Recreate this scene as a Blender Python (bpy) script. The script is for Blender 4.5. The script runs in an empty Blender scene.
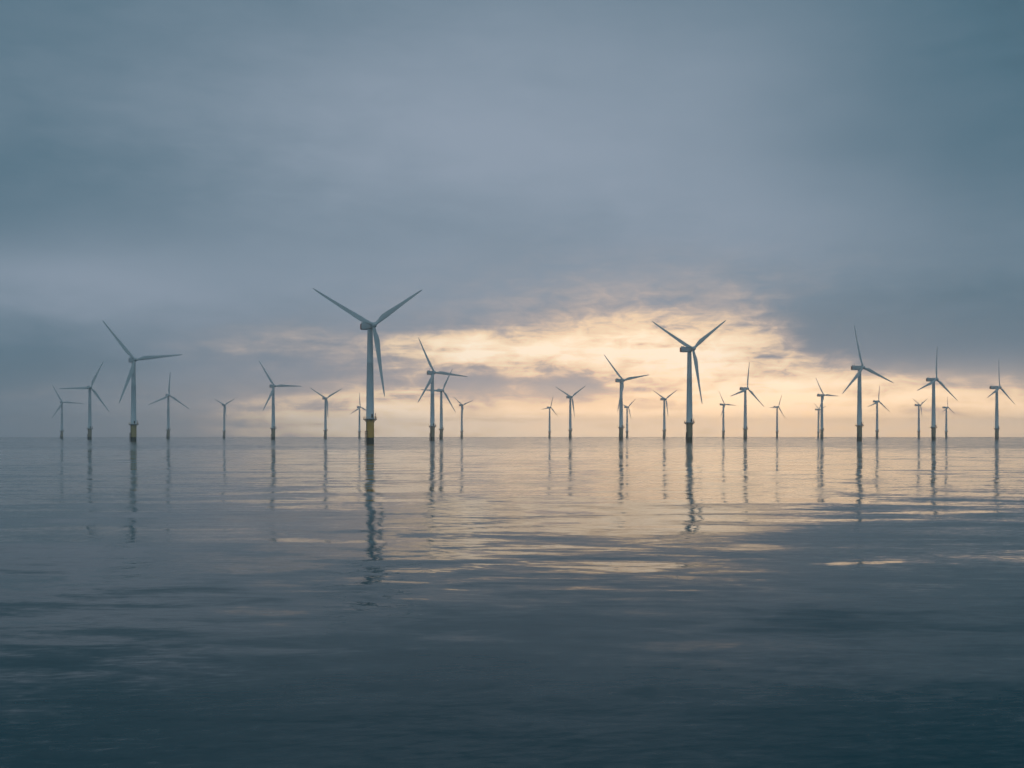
import bpy, bmesh, math, random
from mathutils import Matrix, Vector

random.seed(7)
R = math.radians
S = bpy.context.scene
COL = S.collection

# ------------------------------------------------------------------ camera constants
F = 995.55            # focal length in pixels (35 mm on a 36 mm sensor, 1024 px wide)
HZ = 436.3            # row of the horizon
CAM_H = 4.3           # eye height above the sea, metres
HUB = 70.0            # hub height of the turbines, metres


def lin(r, g, b, k=1.0):
    f = lambda c: (c / 255) / 12.92 if c / 255 <= 0.04045 else ((c / 255 + 0.055) / 1.055) ** 2.4
    return (f(r) * k, f(g) * k, f(b) * k, 1.0)


# ------------------------------------------------------------------ node expression helper
class X:
    """a scalar socket with arithmetic"""
    def __init__(self, nt, s): self.nt, self.s = nt, s
    def _op(self, op, *others):
        n = self.nt.nodes.new('ShaderNodeMath'); n.operation = op
        for i, v in enumerate((self,) + others):
            if isinstance(v, X): self.nt.links.new(v.s, n.inputs[i])
            else: n.inputs[i].default_value = v
        return X(self.nt, n.outputs[0])
    def __add__(self, o): return self._op('ADD', o)
    __radd__ = __add__
    def __sub__(self, o): return self._op('SUBTRACT', o)
    def __rsub__(self, o): return (self * -1.0) + o
    def __mul__(self, o): return self._op('MULTIPLY', o)
    __rmul__ = __mul__
    def __truediv__(self, o): return self._op('DIVIDE', o)
    def exp(self): return self._op('EXPONENT')
    def clamp(self, a=0.0, b=1.0): return self._op('MAXIMUM', a)._op('MINIMUM', b)
    def pow(self, p): return self._op('POWER', p)
    def ss(self, a, b):
        n = self.nt.nodes.new('ShaderNodeMapRange'); n.interpolation_type = 'SMOOTHSTEP'
        self.nt.links.new(self.s, n.inputs['Value'])
        n.inputs['From Min'].default_value = a; n.inputs['From Max'].default_value = b
        return X(self.nt, n.outputs['Result'])


def combine(nt, x, y, z):
    n = nt.nodes.new('ShaderNodeCombineXYZ')
    for i, v in enumerate((x, y, z)):
        if isinstance(v, X): nt.links.new(v.s, n.inputs[i])
        else: n.inputs[i].default_value = v
    return n.outputs[0]


def noise(nt, vec, scale=1.0, detail=4.0, rough=0.5, dist=0.0, lac=2.0):
    n = nt.nodes.new('ShaderNodeTexNoise')
    nt.links.new(vec, n.inputs['Vector'])
    n.inputs['Scale'].default_value = scale; n.inputs['Detail'].default_value = detail
    n.inputs['Roughness'].default_value = rough; n.inputs['Distortion'].default_value = dist
    n.inputs['Lacunarity'].default_value = lac
    return n


def mixc(nt, fac, a, b):
    n = nt.nodes.new('ShaderNodeMix'); n.data_type = 'RGBA'; n.clamp_factor = True
    for sock, v in ((n.inputs[0], fac), (n.inputs[6], a), (n.inputs[7], b)):
        if isinstance(v, X): nt.links.new(v.s, sock)
        elif isinstance(v, (tuple, float, int)): sock.default_value = v
        else: nt.links.new(v, sock)
    return n.outputs[2]


def scalec(nt, col, k):
    n = nt.nodes.new('ShaderNodeVectorMath'); n.operation = 'SCALE'
    nt.links.new(col, n.inputs[0])
    if isinstance(k, X): nt.links.new(k.s, n.inputs['Scale'])
    else: n.inputs['Scale'].default_value = k
    return n.outputs[0]


# ------------------------------------------------------------------ sky
SUN_AZ, SUN_EL = 6.5, 4.5     # degrees; behind the cloud bank, right of the middle

def build_world():
    w = bpy.data.worlds.new('World'); S.world = w; w.use_nodes = True
    nt = w.node_tree; nt.nodes.clear()
    out = nt.nodes.new('ShaderNodeOutputWorld'); bg = nt.nodes.new('ShaderNodeBackground')
    nt.links.new(bg.outputs[0], out.inputs[0])
    tc = nt.nodes.new('ShaderNodeTexCoord')
    sep = nt.nodes.new('ShaderNodeSeparateXYZ'); nt.links.new(tc.outputs['Generated'], sep.inputs[0])
    dx, dy, dz = (X(nt, sep.outputs[i]) for i in range(3))
    A = dx._op('ARCTAN2', dy) * 57.29578          # azimuth, degrees, right of the view positive
    E = dz.clamp(-1, 1)._op('ARCSINE') * 57.29578  # elevation
    # drifting cloud texture in sky angle space, flattened towards the horizon
    v1 = combine(nt, A * 0.085, E * 0.20, 0.0)
    n1 = noise(nt, v1, 1.0, 5, 0.52, 0.15)
    sp = nt.nodes.new('ShaderNodeSeparateColor'); nt.links.new(n1.outputs['Color'], sp.inputs[0])
    wA = X(nt, sp.outputs[0]) - 0.5; wE = X(nt, sp.outputs[1]) - 0.5
    v2 = combine(nt, A * 0.30, E * 0.85, 3.7)
    n2 = X(nt, noise(nt, v2, 1.0, 6, 0.55, 0.3).outputs[0]) - 0.5     # clumps
    v3 = combine(nt, A * 0.16, E * 1.55, 9.1)
    n3 = X(nt, noise(nt, v3, 1.0, 5, 0.55, 0.5).outputs[0]) - 0.5     # long streaks
    v4 = combine(nt, A * 0.05, E * 0.11, 21.3)
    n4 = X(nt, noise(nt, v4, 1.0, 3, 0.5, 0.0).outputs[0]) - 0.5      # broad masses
    v5 = combine(nt, A * 0.62, E * 1.5, 14.9)
    n5 = X(nt, noise(nt, v5, 1.0, 7, 0.6, 0.6).outputs[0]) - 0.5     # small puffs
    Aw = A + wA * 6.0 + n2 * 3.0
    Ew = E + wE * 1.8 + n2 * 1.6

    def blob(px, py, sx, sy, warp=1.0):
        a0 = math.degrees(math.atan((px - 512) / F)); c = math.cos(R(a0))
        e0 = math.degrees(math.atan((HZ - py) / F * c))
        k = 57.3 / F
        a = (Aw if warp else A) - a0; e = (Ew if warp else E) - e0
        a = a / (sx * k); e = e / (sy * k)
        return ((a * a + e * e) * -1.0).exp()

    # --- grey overcast: teal-grey masses, paler mauve veils
    light = (0.42 + 0.55 * blob(520, 120, 330, 190) + 0.28 * blob(800, 210, 150, 60)
             + 0.25 * blob(330, 290, 330, 50) + 0.30 * blob(60, 285, 120, 35)
             - 0.30 * blob(110, 190, 200, 60) - 0.25 * blob(960, 120, 170, 120) - 0.30 * blob(20, 365, 110, 35)
             - 0.35 * blob(930, 325, 190, 42) - 0.12 * blob(500, 240, 200, 40) - 0.24 * blob(1060, 30, 220, 170, 0) - 0.10 * blob(-30, 130, 170, 190, 0)
             + n4 * 0.60 + n2 * 0.20 + n3 * 0.04)
    high = E.ss(15.0, 34.0)                                          # sky darkened upwards past the view, put in to darken the near water
    back = 1.0 - dy.ss(-0.3, 0.6)                                    # unseen sky behind the camera, brightened to fill the turbine fronts
    light = (light - high * 0.75).clamp(-0.35, 1.0)
    cloud = mixc(nt, light, lin(83, 113, 130), lin(144, 158, 174))
    cloud = mixc(nt, (light * -2.6).clamp(), cloud, lin(46, 78, 94))
    cloud = mixc(nt, back * 0.8, cloud, lin(140, 170, 186))
    low = (1.0 - E.ss(1.0, 9.5)) * (blob(600, 400, 360, 200, 0))
    cloud = mixc(nt, low * 0.80, cloud, lin(165, 159, 166))
    # --- openings lit by the low sun
    side = (0.95 * blob(585, 356, 140, 22) + 0.32 * blob(660, 336, 90, 24) + 0.92 * blob(740, 392, 95, 40)
            + 0.55 * blob(470, 350, 60, 14) + 0.30 * blob(395, 358, 40, 14) + 1.05 * blob(940, 416, 210, 34) + 0.95 * blob(610, 432, 230, 38) + 0.65 * blob(720, 437, 360, 18, 0)
            + 0.85 * blob(400, 415, 80, 28) + 0.60 * blob(290, 416, 70, 17, 0) + 0.20 * blob(640, 350, 300, 90, 0) + 0.30 * blob(280, 345, 90, 16)
            + 0.14 * blob(90, 395, 90, 10)
            - 0.55 * blob(462, 384, 36, 15) - 0.85 * blob(570, 386, 36, 14) - 0.30 * blob(690, 378, 80, 9)
            - 0.20 * blob(660, 412, 60, 10) - 0.45 * blob(940, 345, 110, 24))
    warm = (side * (0.92 + n3 * 2.0 + n2 * 0.8 + n5 * 1.5) + n5 * 0.25 * blob(600, 380, 330, 90, 0)
            + (0.20 + n2 * 0.4 + n5 * 0.2) * blob(640, 318, 190, 55, 0) * 0.9 - 0.30 * blob(850, 322, 80, 30, 0)).clamp(0, 1.4)
    nish = nt.nodes.new('ShaderNodeTexSky'); nish.sky_type = 'NISHITA'; nish.sun_disc = False
    nish.sun_elevation = R(SUN_EL); nish.sun_rotation = R(SUN_AZ); nish.dust_density = 3.0; nish.air_density = 1.5
    clear = scalec(nt, nish.outputs[0], 0.06)
    ramp = nt.nodes.new('ShaderNodeValToRGB'); nt.links.new((warm / 1.4).s, ramp.inputs[0])
    cr = ramp.color_ramp
    cr.elements[0].position = 0.0; cr.elements[0].color = lin(164, 160, 166)
    cr.elements[1].position = 1.0; cr.elements[1].color = lin(255, 242, 220)
    for p, c in ((0.28, lin(192, 180, 174)), (0.5, lin(226, 206, 181)), (0.72, lin(246, 227, 199))):
        e = cr.elements.new(p); e.color = c
    glow = mixc(nt, 0.08, ramp.outputs[0], clear)
    col = mixc(nt, warm.ss(0.0, 0.72), cloud, glow)
    warmth = (1.0 - E.ss(0.8, 5.0)) * blob(790, 425, 420, 80, 0) * (1.0 + n5 * 0.8 + n3 * 0.6)
    col = mixc(nt, warmth * 0.78, col, lin(253, 202, 144))
    band = (1.0 - E.ss(0.2, 2.6)) * (0.25 + 0.75 * blob(720, 437, 420, 300, 0))      # light comes in under the deck at the horizon
    col = scalec(nt, col, 1.0 + band * 0.66 + warm.ss(0.15, 0.9) * 0.15 + warmth * 0.95)
    nt.links.new(col, bg.inputs['Color'])
    bg.inputs['Strength'].default_value = 1.0


build_world()

sun = bpy.data.lights.new('sun', 'SUN'); sun.energy = 0.03; sun.angle = R(70); sun.color = (1.0, 0.83, 0.62)
so = bpy.data.objects.new('sun', sun); COL.objects.link(so)
sd = Vector((math.sin(R(SUN_AZ)) * math.cos(R(SUN_EL)), math.cos(R(SUN_AZ)) * math.cos(R(SUN_EL)), math.sin(R(SUN_EL))))
so.rotation_euler = sd.to_track_quat('Z', 'Y').to_euler(); so.location = (0, 0, 60)

cam = bpy.data.cameras.new('camera'); co = bpy.data.objects.new('camera', cam); COL.objects.link(co)
co.location = (0, 0, CAM_H); co.rotation_euler = (R(90), 0, 0)
cam.lens = 35; cam.sensor_width = 36; cam.shift_y = (HZ - 384) / 1024
cam.clip_start = 0.1; cam.clip_end = 60000
S.camera = co


# ------------------------------------------------------------------ materials
def mat(name):
    m = bpy.data.materials.new(name); m.use_nodes = True
    return m, m.node_tree, m.node_tree.nodes['Principled BSDF']


def paint(name, c0, c1, scale, rough, spots=0.0, spot_col=(0.1, 0.06, 0.03, 1)):
    m, nt, b = mat(name)
    tc = nt.nodes.new('ShaderNodeTexCoord')
    mp = nt.nodes.new('ShaderNodeMapping'); mp.inputs['Scale'].default_value = (1, 1, 0.18)
    nt.links.new(tc.outputs['Object'], mp.inputs[0])
    n = X(nt, noise(nt, mp.outputs[0], scale, 5, 0.6).outputs[0])
    col = mixc(nt, n.ss(0.3, 0.7), c0, c1)
    if spots:
        s = X(nt, noise(nt, mp.outputs[0], scale * 3, 6, 0.7).outputs[0])
        col = mixc(nt, s.ss(0.60, 0.72) * spots, col, spot_col)
    nt.links.new(col, b.inputs['Base Color'])
    b.inputs['Roughness'].default_value = rough
    return m


M_TOWER = paint('tower_paint', (0.62, 0.65, 0.66, 1), (0.70, 0.72, 0.72, 1), 0.5, 0.45, 0.12, (0.34, 0.32, 0.28, 1))
M_BLADE = paint('blade_paint', (0.55, 0.58, 0.58, 1), (0.62, 0.64, 0.64, 1), 0.4, 0.35)
M_NAC = paint('nacelle_paint', (0.52, 0.55, 0.56, 1), (0.60, 0.62, 0.62, 1), 0.6, 0.4, 0.15, (0.3, 0.28, 0.25, 1))
M_YELLOW = paint('yellow_paint', (0.82, 0.40, 0.08, 1), (0.88, 0.46, 0.11, 1), 0.7, 0.5, 0.6, (0.22, 0.12, 0.04, 1))
M_HAZED = paint('hazed_yellow_paint', (0.46, 0.33, 0.14, 1), (0.54, 0.39, 0.17, 1), 0.7, 0.6, 0.6, (0.16, 0.11, 0.06, 1))  # the yellow paint with the muting of haze mixed into its colour
M_SHADED = paint('shaded_yellow_paint', (0.33, 0.26, 0.17, 1), (0.42, 0.33, 0.20, 1), 0.7, 0.6, 0.6, (0.12, 0.09, 0.06, 1))  # the yellow paint with backlit shade mixed into its colour
M_GROWTH = paint('marine_growth', (0.030, 0.042, 0.030, 1), (0.075, 0.080, 0.050, 1), 1.6, 0.7)
M_STEEL = paint('galvanised_steel', (0.20, 0.21, 0.21, 1), (0.28, 0.28, 0.27, 1), 1.5, 0.5)
M_RED = paint('red_paint', (0.30, 0.10, 0.08, 1), (0.36, 0.13, 0.10, 1), 1.0, 0.5)
M_DARK = paint('dark_opening', (0.03, 0.035, 0.04, 1), (0.05, 0.05, 0.055, 1), 2.0, 0.6)


def water_material():
    m, nt, b = mat('sea_water')
    g = nt.nodes.new('ShaderNodeNewGeometry')
    sp = nt.nodes.new('ShaderNodeSeparateXYZ'); nt.links.new(g.outputs['Position'], sp.inputs[0])
    px, py = X(nt, sp.outputs[0]), X(nt, sp.outputs[1])

    def layer(sx, sy, z, detail, rough, dist, ang=0.0):
        c, s = math.cos(R(ang)), math.sin(R(ang))
        v = combine(nt, (px * c + py * s) / sx, (py * c - px * s) / sy, z)
        n = noise(nt, v, 1.0, detail, rough, dist)
        q = nt.nodes.new('ShaderNodeSeparateColor'); nt.links.new(n.outputs['Color'], q.inputs[0])
        return X(nt, q.outputs[0]) - 0.5, X(nt, q.outputs[1]) - 0.5

    # wind patches: some lanes of the sea are smoother than others
    vp = combine(nt, px / 240.0, py / 60.0, 5.0)
    patch = X(nt, noise(nt, vp, 1.0, 3, 0.5, 0.4).outputs[0]).ss(0.32, 0.68)
    near = 1.0 - ((px * px + py * py)._op('SQRT')).ss(9.0, 24.0)   # the hull's own ripples die out away from the boat
    mid = 1.0 - ((px * px + py * py)._op('SQRT')).ss(24.0, 48.0)
    far = (py + patch * 120.0).ss(230.0, 520.0)                      # breeze on the open water around the turbines
    a1 = layer(11.0, 4.0, 0.0, 2, 0.5, 0.3, 4)      # slow swell
    a0 = layer(28.0, 30.0, 12.0, 3, 0.6, 0.3, 0)    # long low undulation
    a2 = layer(2.6, 0.95, 4.0, 4, 0.55, 0.5, -5)     # waves
    a3 = layer(0.46, 0.16, 8.0, 4, 0.6, 0.4, 8)    # ripples
    patch = patch * (1.0 - near * 0.75)
    k1 = 0.115 - near * 0.045
    k2 = 0.05 + patch * 0.06 + (mid - near) * 0.10 + near * 0.04 + far * 0.28
    k3 = 0.04 + patch * 0.05 + far * 0.08 + near * 0.15
    sx = a0[0] * 0.07 + a1[0] * k1 * 0.8 + a2[0] * k2 * 0.5 + a3[0] * k3 * 2.8
    lane = (py + a0[0] * 160.0 + patch * 50.0).ss(300.0, 430.0)       # short steep chop, its faces turned to the boat
    sy = lane * (patch * -0.018 - 0.024) + a0[1] * 0.03 + a1[1] * k1 + a2[1] * k2 + a3[1] * k3
    nv = combine(nt, sx, sy, 1.0)
    nn = nt.nodes.new('ShaderNodeVectorMath'); nn.operation = 'NORMALIZE'; nt.links.new(nv, nn.inputs[0])
    nt.links.new(nn.outputs[0], b.inputs['Normal'])
    b.inputs['Base Color'].default_value = (0.0, 0.064, 0.080, 1)
    b.inputs['Roughness'].default_value = 0.03
    b.inputs['IOR'].default_value = 1.125
    return m


# ------------------------------------------------------------------ mesh helpers
def ring(bm, c, r, n, ax=None, start=0.0):
    """ring of n verts, centre c, radius r in the xy plane or the plane (u, v) given by ax"""
    u, v = ax or (Vector((1, 0, 0)), Vector((0, 1, 0)))
    return [bm.verts.new(Vector(c) + u * (r * math.cos(start + 2 * math.pi * i / n)) + v * (r * math.sin(start + 2 * math.pi * i / n)))
            for i in range(n)]


def bridge(bm, a, b):
    n = len(a)
    for i in range(n):
        bm.faces.new((a[i], a[(i + 1) % n], b[(i + 1) % n], b[i]))


def lathe(bm, prof, n=32, c=(0, 0), cap=True):
    rs = [ring(bm, (c[0], c[1], z), r, n) for r, z in prof]
    for a, b in zip(rs, rs[1:]): bridge(bm, a, b)
    if cap:
        bm.faces.new(list(reversed(rs[0]))); bm.faces.new(rs[-1])


def tube(bm, p, q, r, n=8):
    p, q = Vector(p), Vector(q); d = (q - p).normalized()
    u = d.orthogonal().normalized(); v = d.cross(u)
    a, b = ring(bm, p, r, n, (u, v)), ring(bm, q, r, n, (u, v))
    bridge(bm, a, b); bm.faces.new(list(reversed(a))); bm.faces.new(b)


def box(bm, lo, hi):
    x0, y0, z0 = lo; x1, y1, z1 = hi
    v = [bm.verts.new(p) for p in ((x0, y0, z0), (x1, y0, z0), (x1, y1, z0), (x0, y1, z0), (x0, y0, z1), (x1, y0, z1), (x1, y1, z1), (x0, y1, z1))]
    for f in ((0, 3, 2, 1), (4, 5, 6, 7), (0, 1, 5, 4), (1, 2, 6, 5), (2, 3, 7, 6), (3, 0, 4, 7)):
        bm.faces.new([v[i] for i in f])


def part(name, bm, m, parent=None, smooth=35):
    bmesh.ops.recalc_face_normals(bm, faces=bm.faces)
    me = bpy.data.meshes.new(name); bm.to_mesh(me); bm.free()
    me.materials.append(m)
    if smooth:
        me.shade_smooth()
        me.set_sharp_from_angle(angle=R(smooth))
    o = bpy.data.objects.new(name, me); COL.objects.link(o); o.parent = parent
    return o


# ------------------------------------------------------------------ water and air
bm = bmesh.new()
NSEG = 96
radii = [2, 6, 14, 30, 70, 160, 400, 1000, 2500, 7000]
c0 = bm.verts.new((0, 0, 0)); prev = None
for r in radii:
    cur = ring(bm, (0, 0, 0), r, NSEG)
    if prev is None:
        for i in range(NSEG): bm.faces.new((c0, cur[i], cur[(i + 1) % NSEG]))
    else: bridge(bm, prev, cur)
    prev = cur
water = part('water', bm, water_material(), None, 0)
water['kind'] = 'structure'
if water.data.polygons[0].normal.z < 0: water.data.flip_normals()

bm = bmesh.new(); box(bm, (-7100, -7100, -7.5), (7100, 7100, 125.0))
hm = bpy.data.materials.new('haze'); hm.use_nodes = True
ht = hm.node_tree; ht.nodes.clear()
ho = ht.nodes.new('ShaderNodeOutputMaterial'); hv = ht.nodes.new('ShaderNodeVolumePrincipled')
hv.inputs['Color'].default_value = (0.97, 0.98, 0.99, 1)
hv.inputs['Density'].default_value = 2.1e-4
hv.inputs['Anisotropy'].default_value = 0.8
ht.links.new(hv.outputs[0], ho.inputs['Volume'])
haze = part('haze', bm, hm, None, 0); haze['kind'] = 'stuff'


# ------------------------------------------------------------------ the turbine, built once
ROTOR = 42.5
OVER = 4.2
TILT = R(7.5)

def blade_mesh():
    """lofted airfoil blade along +Z, chord near X, twisted and tapered"""
    bm = bmesh.new(); n = 20; prev = None
    st = [(0.9, 1.9, 1.0, 14), (2.2, 1.9, 1.0, 14), (4.0, 2.2, 0.72, 13), (6.5, 3.0, 0.42, 12), (9.0, 3.45, 0.30, 10.5),
          (12.0, 3.3, 0.25, 9), (17.0, 2.75, 0.22, 6.5), (22.0, 2.3, 0.20, 4.5), (28.0, 1.85, 0.18, 2.6), (34.0, 1.42, 0.17, 1.2),
          (39.0, 1.05, 0.16, 0.4), (41.0, 0.72, 0.15, 0.0), (42.2, 0.38, 0.15, 0.0), (42.5, 0.10, 0.2, 0.0)]
    for z, ch, th, tw in st:
        t = min(1.0, max(0.0, (z - 2.2) / 5.0)); cur = []
        ca, sa = math.cos(R(tw)), math.sin(R(tw))
        bend = -1.1 * (z / ROTOR) ** 2.2
        for i in range(n):
            a = 2 * math.pi * i / n
            xc = 0.5 * math.cos(a)
            yc = 0.5 * math.sin(a) * th
            s = (0.5 - xc)                                        # 0 at leading edge, 1 at trailing
            ya = math.copysign(1, math.sin(a)) * th * 2.6 * (0.2969 * math.sqrt(max(s, 0)) - 0.126 * s - 0.3516 * s * s + 0.2843 * s ** 3 - 0.1036 * s ** 4) if abs(math.sin(a)) > 1e-6 else 0.0
            x = (xc - 0.20 * t) * ch; y = (yc * (1 - t) + ya * 1.15 * t) * ch
            cur.append(bm.verts.new((x * ca - y * sa, x * sa + y * ca + bend, z)))
        if prev: bridge(bm, prev, cur)
        else: bm.faces.new(list(reversed(cur)))
        prev = cur
    bm.faces.new(prev)
    return bm


def build_turbine():
    root = bpy.data.objects.new('wind_turbine', None); COL.objects.link(root)
    root.empty_display_size = 5
    # monopile wet with marine growth, and the yellow transition piece
    bm = bmesh.new(); lathe(bm, [(2.32, -6), (2.32, 3.6)], 40)
    part('monopile', bm, M_GROWTH, root)
    bm = bmesh.new()
    lathe(bm, [(2.42, 3.6), (2.42, 4.0), (2.40, 14.0), (2.55, 14.0), (2.55, 14.42)], 40)
    tp = part('transition_piece', bm, M_YELLOW, root)
    # boat landing: two bumper tubes on stubs, with the ladder between, on the left as the boat sees it
    bm = bmesh.new()
    a = R(190); ex, ey = math.cos(a), math.sin(a); tx, ty = -ey, ex
    for s in (-0.75, 0.75):
        p = (ex * 3.1 + tx * s, ey * 3.1 + ty * s)
        tube(bm, (*p, -3), (*p, 7.4), 0.20, 10)
        for z in (1.0, 3.4, 5.8, 7.2):
            tube(bm, (ex * 2.3 + tx * s, ey * 2.3 + ty * s, z), (*p, z), 0.15)
    part('boat_landing', bm, M_GROWTH, tp)
    bm = bmesh.new()
    for s in (-0.28, 0.28):
        p = (ex * 2.75 + tx * s, ey * 2.75 + ty * s); tube(bm, (*p, -1), (*p, 14.4), 0.06, 6)
    for k in range(48):
        z = -0.6 + k * 0.31
        tube(bm, (ex * 2.75 - tx * .28, ey * 2.75 - ty * .28, z), (ex * 2.75 + tx * .28, ey * 2.75 + ty * .28, z), 0.03, 5)
    part('ladder', bm, M_STEEL, tp)
    # service platform with brackets
    bm = bmesh.new()
    lathe(bm, [(2.56, 14.25), (4.05, 14.25), (4.05, 14.80), (2.56, 14.80)], 40, cap=False)
    for k in range(10):
        b = 2 * math.pi * k / 10
        tube(bm, (2.28 * math.cos(b), 2.28 * math.sin(b), 12.9), (3.8 * math.cos(b), 3.8 * math.sin(b), 14.3), 0.12, 6)
    part('platform', bm, M_STEEL, tp)
    bm = bmesh.new(); nn = 28
    for k in range(nn):
        b0, b1 = 2 * math.pi * k / nn, 2 * math.pi * (k + 1) / nn
        p0 = (3.95 * math.cos(b0), 3.95 * math.sin(b0)); p1 = (3.95 * math.cos(b1), 3.95 * math.sin(b1))
        tube(bm, (*p0, 14.8), (*p0, 15.95), 0.035, 5)
        for z in (15.35, 15.95): tube(bm, (*p0, z), (*p1, z), 0.03, 5)
    part('railing', bm, M_YELLOW, tp)
    # davit crane on the right of the platform
    bm = bmesh.new()
    tube(bm, (3.0, -1.2, 14.8), (3.0, -1.2, 17.3), 0.17, 10)
    tube(bm, (3.0, -1.2, 17.2), (1.9, -3.1, 18.0), 0.13, 8)
    tube(bm, (3.0, -1.2, 16.0), (2.4, -2.2, 17.55), 0.07, 6)
    tube(bm, (1.95, -3.05, 17.95), (1.95, -3.05, 16.6), 0.03, 5)
    box(bm, (2.72, -1.05, 15.2), (3.28, -0.65, 16.0))
    part('davit_crane', bm, M_STEEL, tp)
    # tower: tapered, with flange rings
    bm = bmesh.new()
    lathe(bm, [(2.42, 14.42), (2.42, 14.9), (2.36, 15.0), (2.18, 30.0), (2.22, 30.05), (2.22, 30.25), (2.17, 30.3), (1.90, 48.0), (1.93, 48.05), (1.93, 48.25), (1.89, 48.3),
               (1.56, 67.3), (1.62, 67.4), (1.62, 67.95)], 40)
    tw = part('tower', bm, M_TOWER, root)
    bm = bmesh.new()
    box(bm, (-0.48, -2.46, 15.3), (0.48, -2.15, 17.5))
    part('door', bm, M_DARK, tw, 0)
    # nacelle: rounded box tapering to the nose, roof cooler and wind mast
    bm = bmesh.new(); prev = None
    prof = [(-2.55, 1.35, 68.5, 71.6), (-1.6, 1.62, 68.1, 71.95), (0.5, 1.75, 67.95, 72.05), (5.5, 1.75, 68.0, 72.1), (8.6, 1.62, 68.3, 72.1), (9.3, 1.45, 68.6, 71.9)]
    for y, hw, z0, z1 in prof:
        cur = []; cz, hh = (z0 + z1) / 2, (z1 - z0) / 2
        for i in range(28):
            a = 2 * math.pi * i / 28; c, s = math.cos(a), math.sin(a)
            k = (abs(c) ** 7 + abs(s) ** 7) ** (-1 / 7)
            cur.append(bm.verts.new((hw * c * k, y, cz + hh * s * k)))
        if prev: bridge(bm, prev, cur)
        else: bm.faces.new(cur)
        prev = cur
    bm.faces.new(prev)
    nac = part('nacelle', bm, M_NAC, root)
    bm = bmesh.new()
    box(bm, (-1.3, 7.0, 72.06), (1.3, 8.3, 72.75))
    part('cooler', bm, M_NAC, nac, 0)
    bm = bmesh.new(); prev = None                                   # red band round the tail
    for y, hw, z0, z1 in ((7.4, 1.70, 68.14, 72.14), (8.63, 1.66, 68.27, 72.13), (9.34, 1.49, 68.57, 71.93)):
        cur = []; cz, hh = (z0 + z1) / 2, (z1 - z0) / 2
        for k in range(28):
            a = 2 * math.pi * k / 28; c, q = math.cos(a), math.sin(a)
            m = (abs(c) ** 7 + abs(q) ** 7) ** (-1 / 7)
            cur.append(bm.verts.new((hw * c * m, y, cz + hh * q * m)))
        if prev: bridge(bm, prev, cur)
        prev = cur
    bm.faces.new(prev)
    part('tail_band', bm, M_RED, nac)
    bm = bmesh.new()
    lathe(bm, [(0.09, 72.05), (0.07, 74.0), (0.45, 74.02), (0.45, 74.1), (0.05, 74.12)], 12, (0, 6.2))
    part('wind_mast', bm, M_STEEL, nac)
    # spinner, nose to -Y, tilted with the shaft
    bm = bmesh.new()
    ux, uz = Vector((1, 0, 0)), Vector((0, 0, 1)); prev = None
    for y, r in ((1.55, 1.35), (1.5, 1.55), (0.4, 1.72), (-0.7, 1.66), (-1.5, 1.38), (-2.1, 0.95), (-2.45, 0.5), (-2.55, 0.12)):
        cur = ring(bm, (0, y, 0), r, 28, (ux, uz))
        if prev: bridge(bm, prev, cur)
        else: bm.faces.new(cur)
        prev = cur
    bm.faces.new(prev)
    part('spinner', bm, M_BLADE, root)
    b0 = part('blade', blade_mesh(), M_BLADE, root)
    for _ in range(2):
        c = b0.copy(); COL.objects.link(c); c.parent = root
    return root


HUB_M = Matrix.Translation((0, -OVER, HUB)) @ Matrix.Rotation(-TILT, 4, 'X')

def kids(o): return [c for c in bpy.data.objects if c.parent == o]

def copy_tree(o, parent=None):
    c = o.copy(); COL.objects.link(c); c.parent = parent
    for ch in kids(o): copy_tree(ch, c)
    return c

def set_rotor(root, phase, span):
    k = 0
    for ch in kids(root):
        if ch.name.startswith('blade'):
            ch.matrix_local = HUB_M @ Matrix.Rotation(R(phase + 120 * k), 4, 'Y') @ Matrix.Diagonal(((1 + span) / 2, (1 + span) / 2, span, 1)); k += 1
        elif ch.name.startswith('spinner'):
            ch.matrix_local = HUB_M


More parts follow.
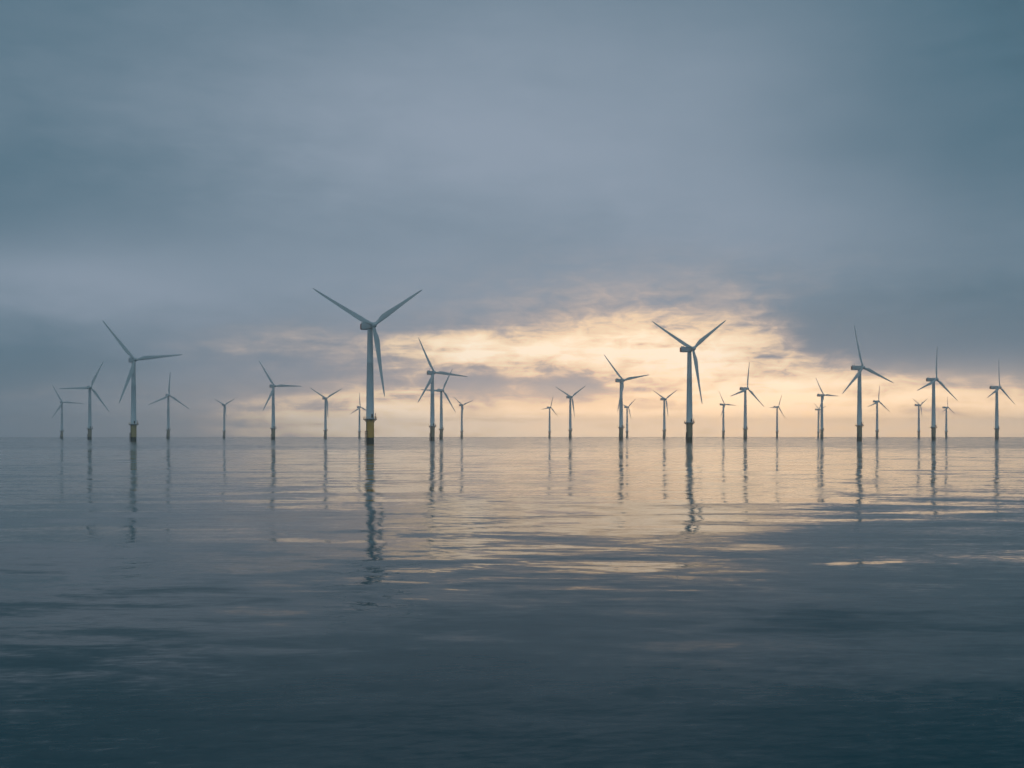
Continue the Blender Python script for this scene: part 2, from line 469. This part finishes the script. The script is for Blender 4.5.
# tower column, hub row, rotor phase (clockwise from upright), heading (turn about the vertical), label
TURBINES = [
    (370.1, 325.8, 55.5, 38, 'largest wind turbine, yellow base with platform and crane, blades in a Y'),
    (689.4, 349.2, 56.0, 31, 'second largest turbine, blades in a Y, standing before the brightest sky'),
    (133.6, 360.0, -38.5, 37, 'tall turbine with yellow base at left, blades pointing upper left, right and lower left'),
    (859.5, 367.7, -9.5, 28, 'tall turbine with long side-on nacelle and upright blade, under the dark right cloud'),
    (432.4, 372.7, -25.0, 34, 'turbine overlapping a smaller one just right of the largest turbine, horizontal right blade'),
    (933.6, 379.6, 9.0, 28, 'upright-bladed turbine between two tiny ones, second large one from the right edge'),
    (621.1, 380.5, -41.0, 31, 'mid-sized turbine with a long blade up left, nearly hiding a tiny one behind'),
    (273.3, 386.2, -31.0, 36, 'turbine midway between the two yellow-based ones, one blade level to the right'),
    (89.8, 387.5, 26.0, 38, 'turbine next left of the left yellow-based one, one blade level to the left'),
    (996.8, 387.5, 7.0, 34, 'rightmost turbine in the photo, upright blade and side-on nacelle'),
    (745.3, 388.7, 12.0, 33, 'turbine with steep upright blade right of the second largest, between two faint tiny ones'),
    (441.3, 390.5, 30.0, 36, 'smaller turbine partly behind the one next to the largest, blade level to the left'),
    (821.9, 395.3, -28.0, 29, 'slim turbine in front of a tiny one, left of the tall side-on turbine'),
    (168.3, 395.5, 5.0, 38, 'pale turbine right of the left yellow-based one, one blade straight up'),
    (570.3, 397.1, 57.0, 33, 'turbine with blades in a Y against the small dark purple cloud'),
    (325.5, 398.4, 60.0, 37, 'small turbine with blades in a Y, next left of the faint one by the largest'),
    (664.3, 399.2, 58.0, 31, 'small turbine with blades in a Y just left of the second largest turbine'),
    (877.1, 401.5, 10.0, 24, 'small side-on turbine just right of the tall side-on one'),
    (61.9, 402.4, -27.0, 38, 'leftmost turbine in the photo, small and faded'),
    (723.4, 404.6, -27.0, 33, 'faint small turbine directly right of the second largest turbine'),
    (918.8, 405.2, 60.0, 30, 'tiny turbine with blades in a V just left of a large upright-bladed one'),
    (224.2, 405.0, 58.0, 37, 'tiny turbine standing alone where the grey sky turns peach, at left'),
    (461.8, 405.2, 68.0, 34, 'tiny turbine right of the overlapping pair, blades in a shallow V'),
    (627.1, 407.1, 50.0, 31, 'tiny faint turbine close behind the mid-sized one, under the brightest cloud'),
    (777.1, 407.1, 27.0, 33, 'tiny faded turbine standing alone between the slim pair and the steep-bladed one'),
    (359.5, 407.1, -1.0, 37, 'tiny faded turbine beside the yellow base of the largest one'),
    (549.6, 407.5, 20.0, 34, 'tiny faded turbine left of the one against the purple cloud'),
    (946.3, 407.5, 5.0, 30, 'tiny very faint turbine between the two large upright-bladed ones at far right'),
    (818.4, 409.6, -50.0, 31, 'tiniest turbine, almost hidden behind the slim turbine right of the bright sky'),
]
# blades shortened to stand in for tips fading into the haze
SPAN = {134: 0.975, 370: 1.015, 689: 1.0, 860: 0.97, 432: 0.93, 934: 0.92, 621: 0.94, 273: 0.9, 997: 0.9, 745: 0.9, 441: 0.88, 822: 0.76, 168: 0.9, 570: 0.85,
        326: 0.85, 664: 0.76, 877: 0.74, 62: 0.9, 723: 0.74, 919: 0.66, 224: 0.6, 462: 0.66, 627: 0.68, 777: 0.74, 360: 0.8, 550: 0.66, 946: 0.6, 818: 0.62}
proto = build_turbine()
for i, (tx, hy, ph, rz, label) in enumerate(TURBINES):
    t = proto if i == 0 else copy_tree(proto)
    h = (HZ - hy) / (1 - CAM_H / HUB)
    D = HUB * F / h
    t.location = (D * (tx - 512) / F, D, 0)
    t.rotation_euler = (0, 0, R(rz))
    set_rotor(t, ph, SPAN.get(round(tx), 0.95))
    if i != 0:                                             # the other foundations get yellow with shade and haze in its colour
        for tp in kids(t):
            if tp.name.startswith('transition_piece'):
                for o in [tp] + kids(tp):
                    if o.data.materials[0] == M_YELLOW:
                        o.material_slots[0].link = 'OBJECT'; o.material_slots[0].material = M_HAZED if i == 2 else M_SHADED
    t['label'] = label; t['category'] = 'wind turbine'; t['group'] = 'wind turbines standing in the sea'

# ------------------------------------------------------------------ render settings
vs = S.view_settings
vs.view_transform = 'Standard'; vs.look = 'None'; vs.exposure = 0.0; vs.gamma = 1.0; vs.use_curve_mapping = False
cy = S.cycles
cy.max_bounces = 6; cy.volume_bounces = 1; cy.diffuse_bounces = 2; cy.glossy_bounces = 3
cy.sample_clamp_indirect = 4.0
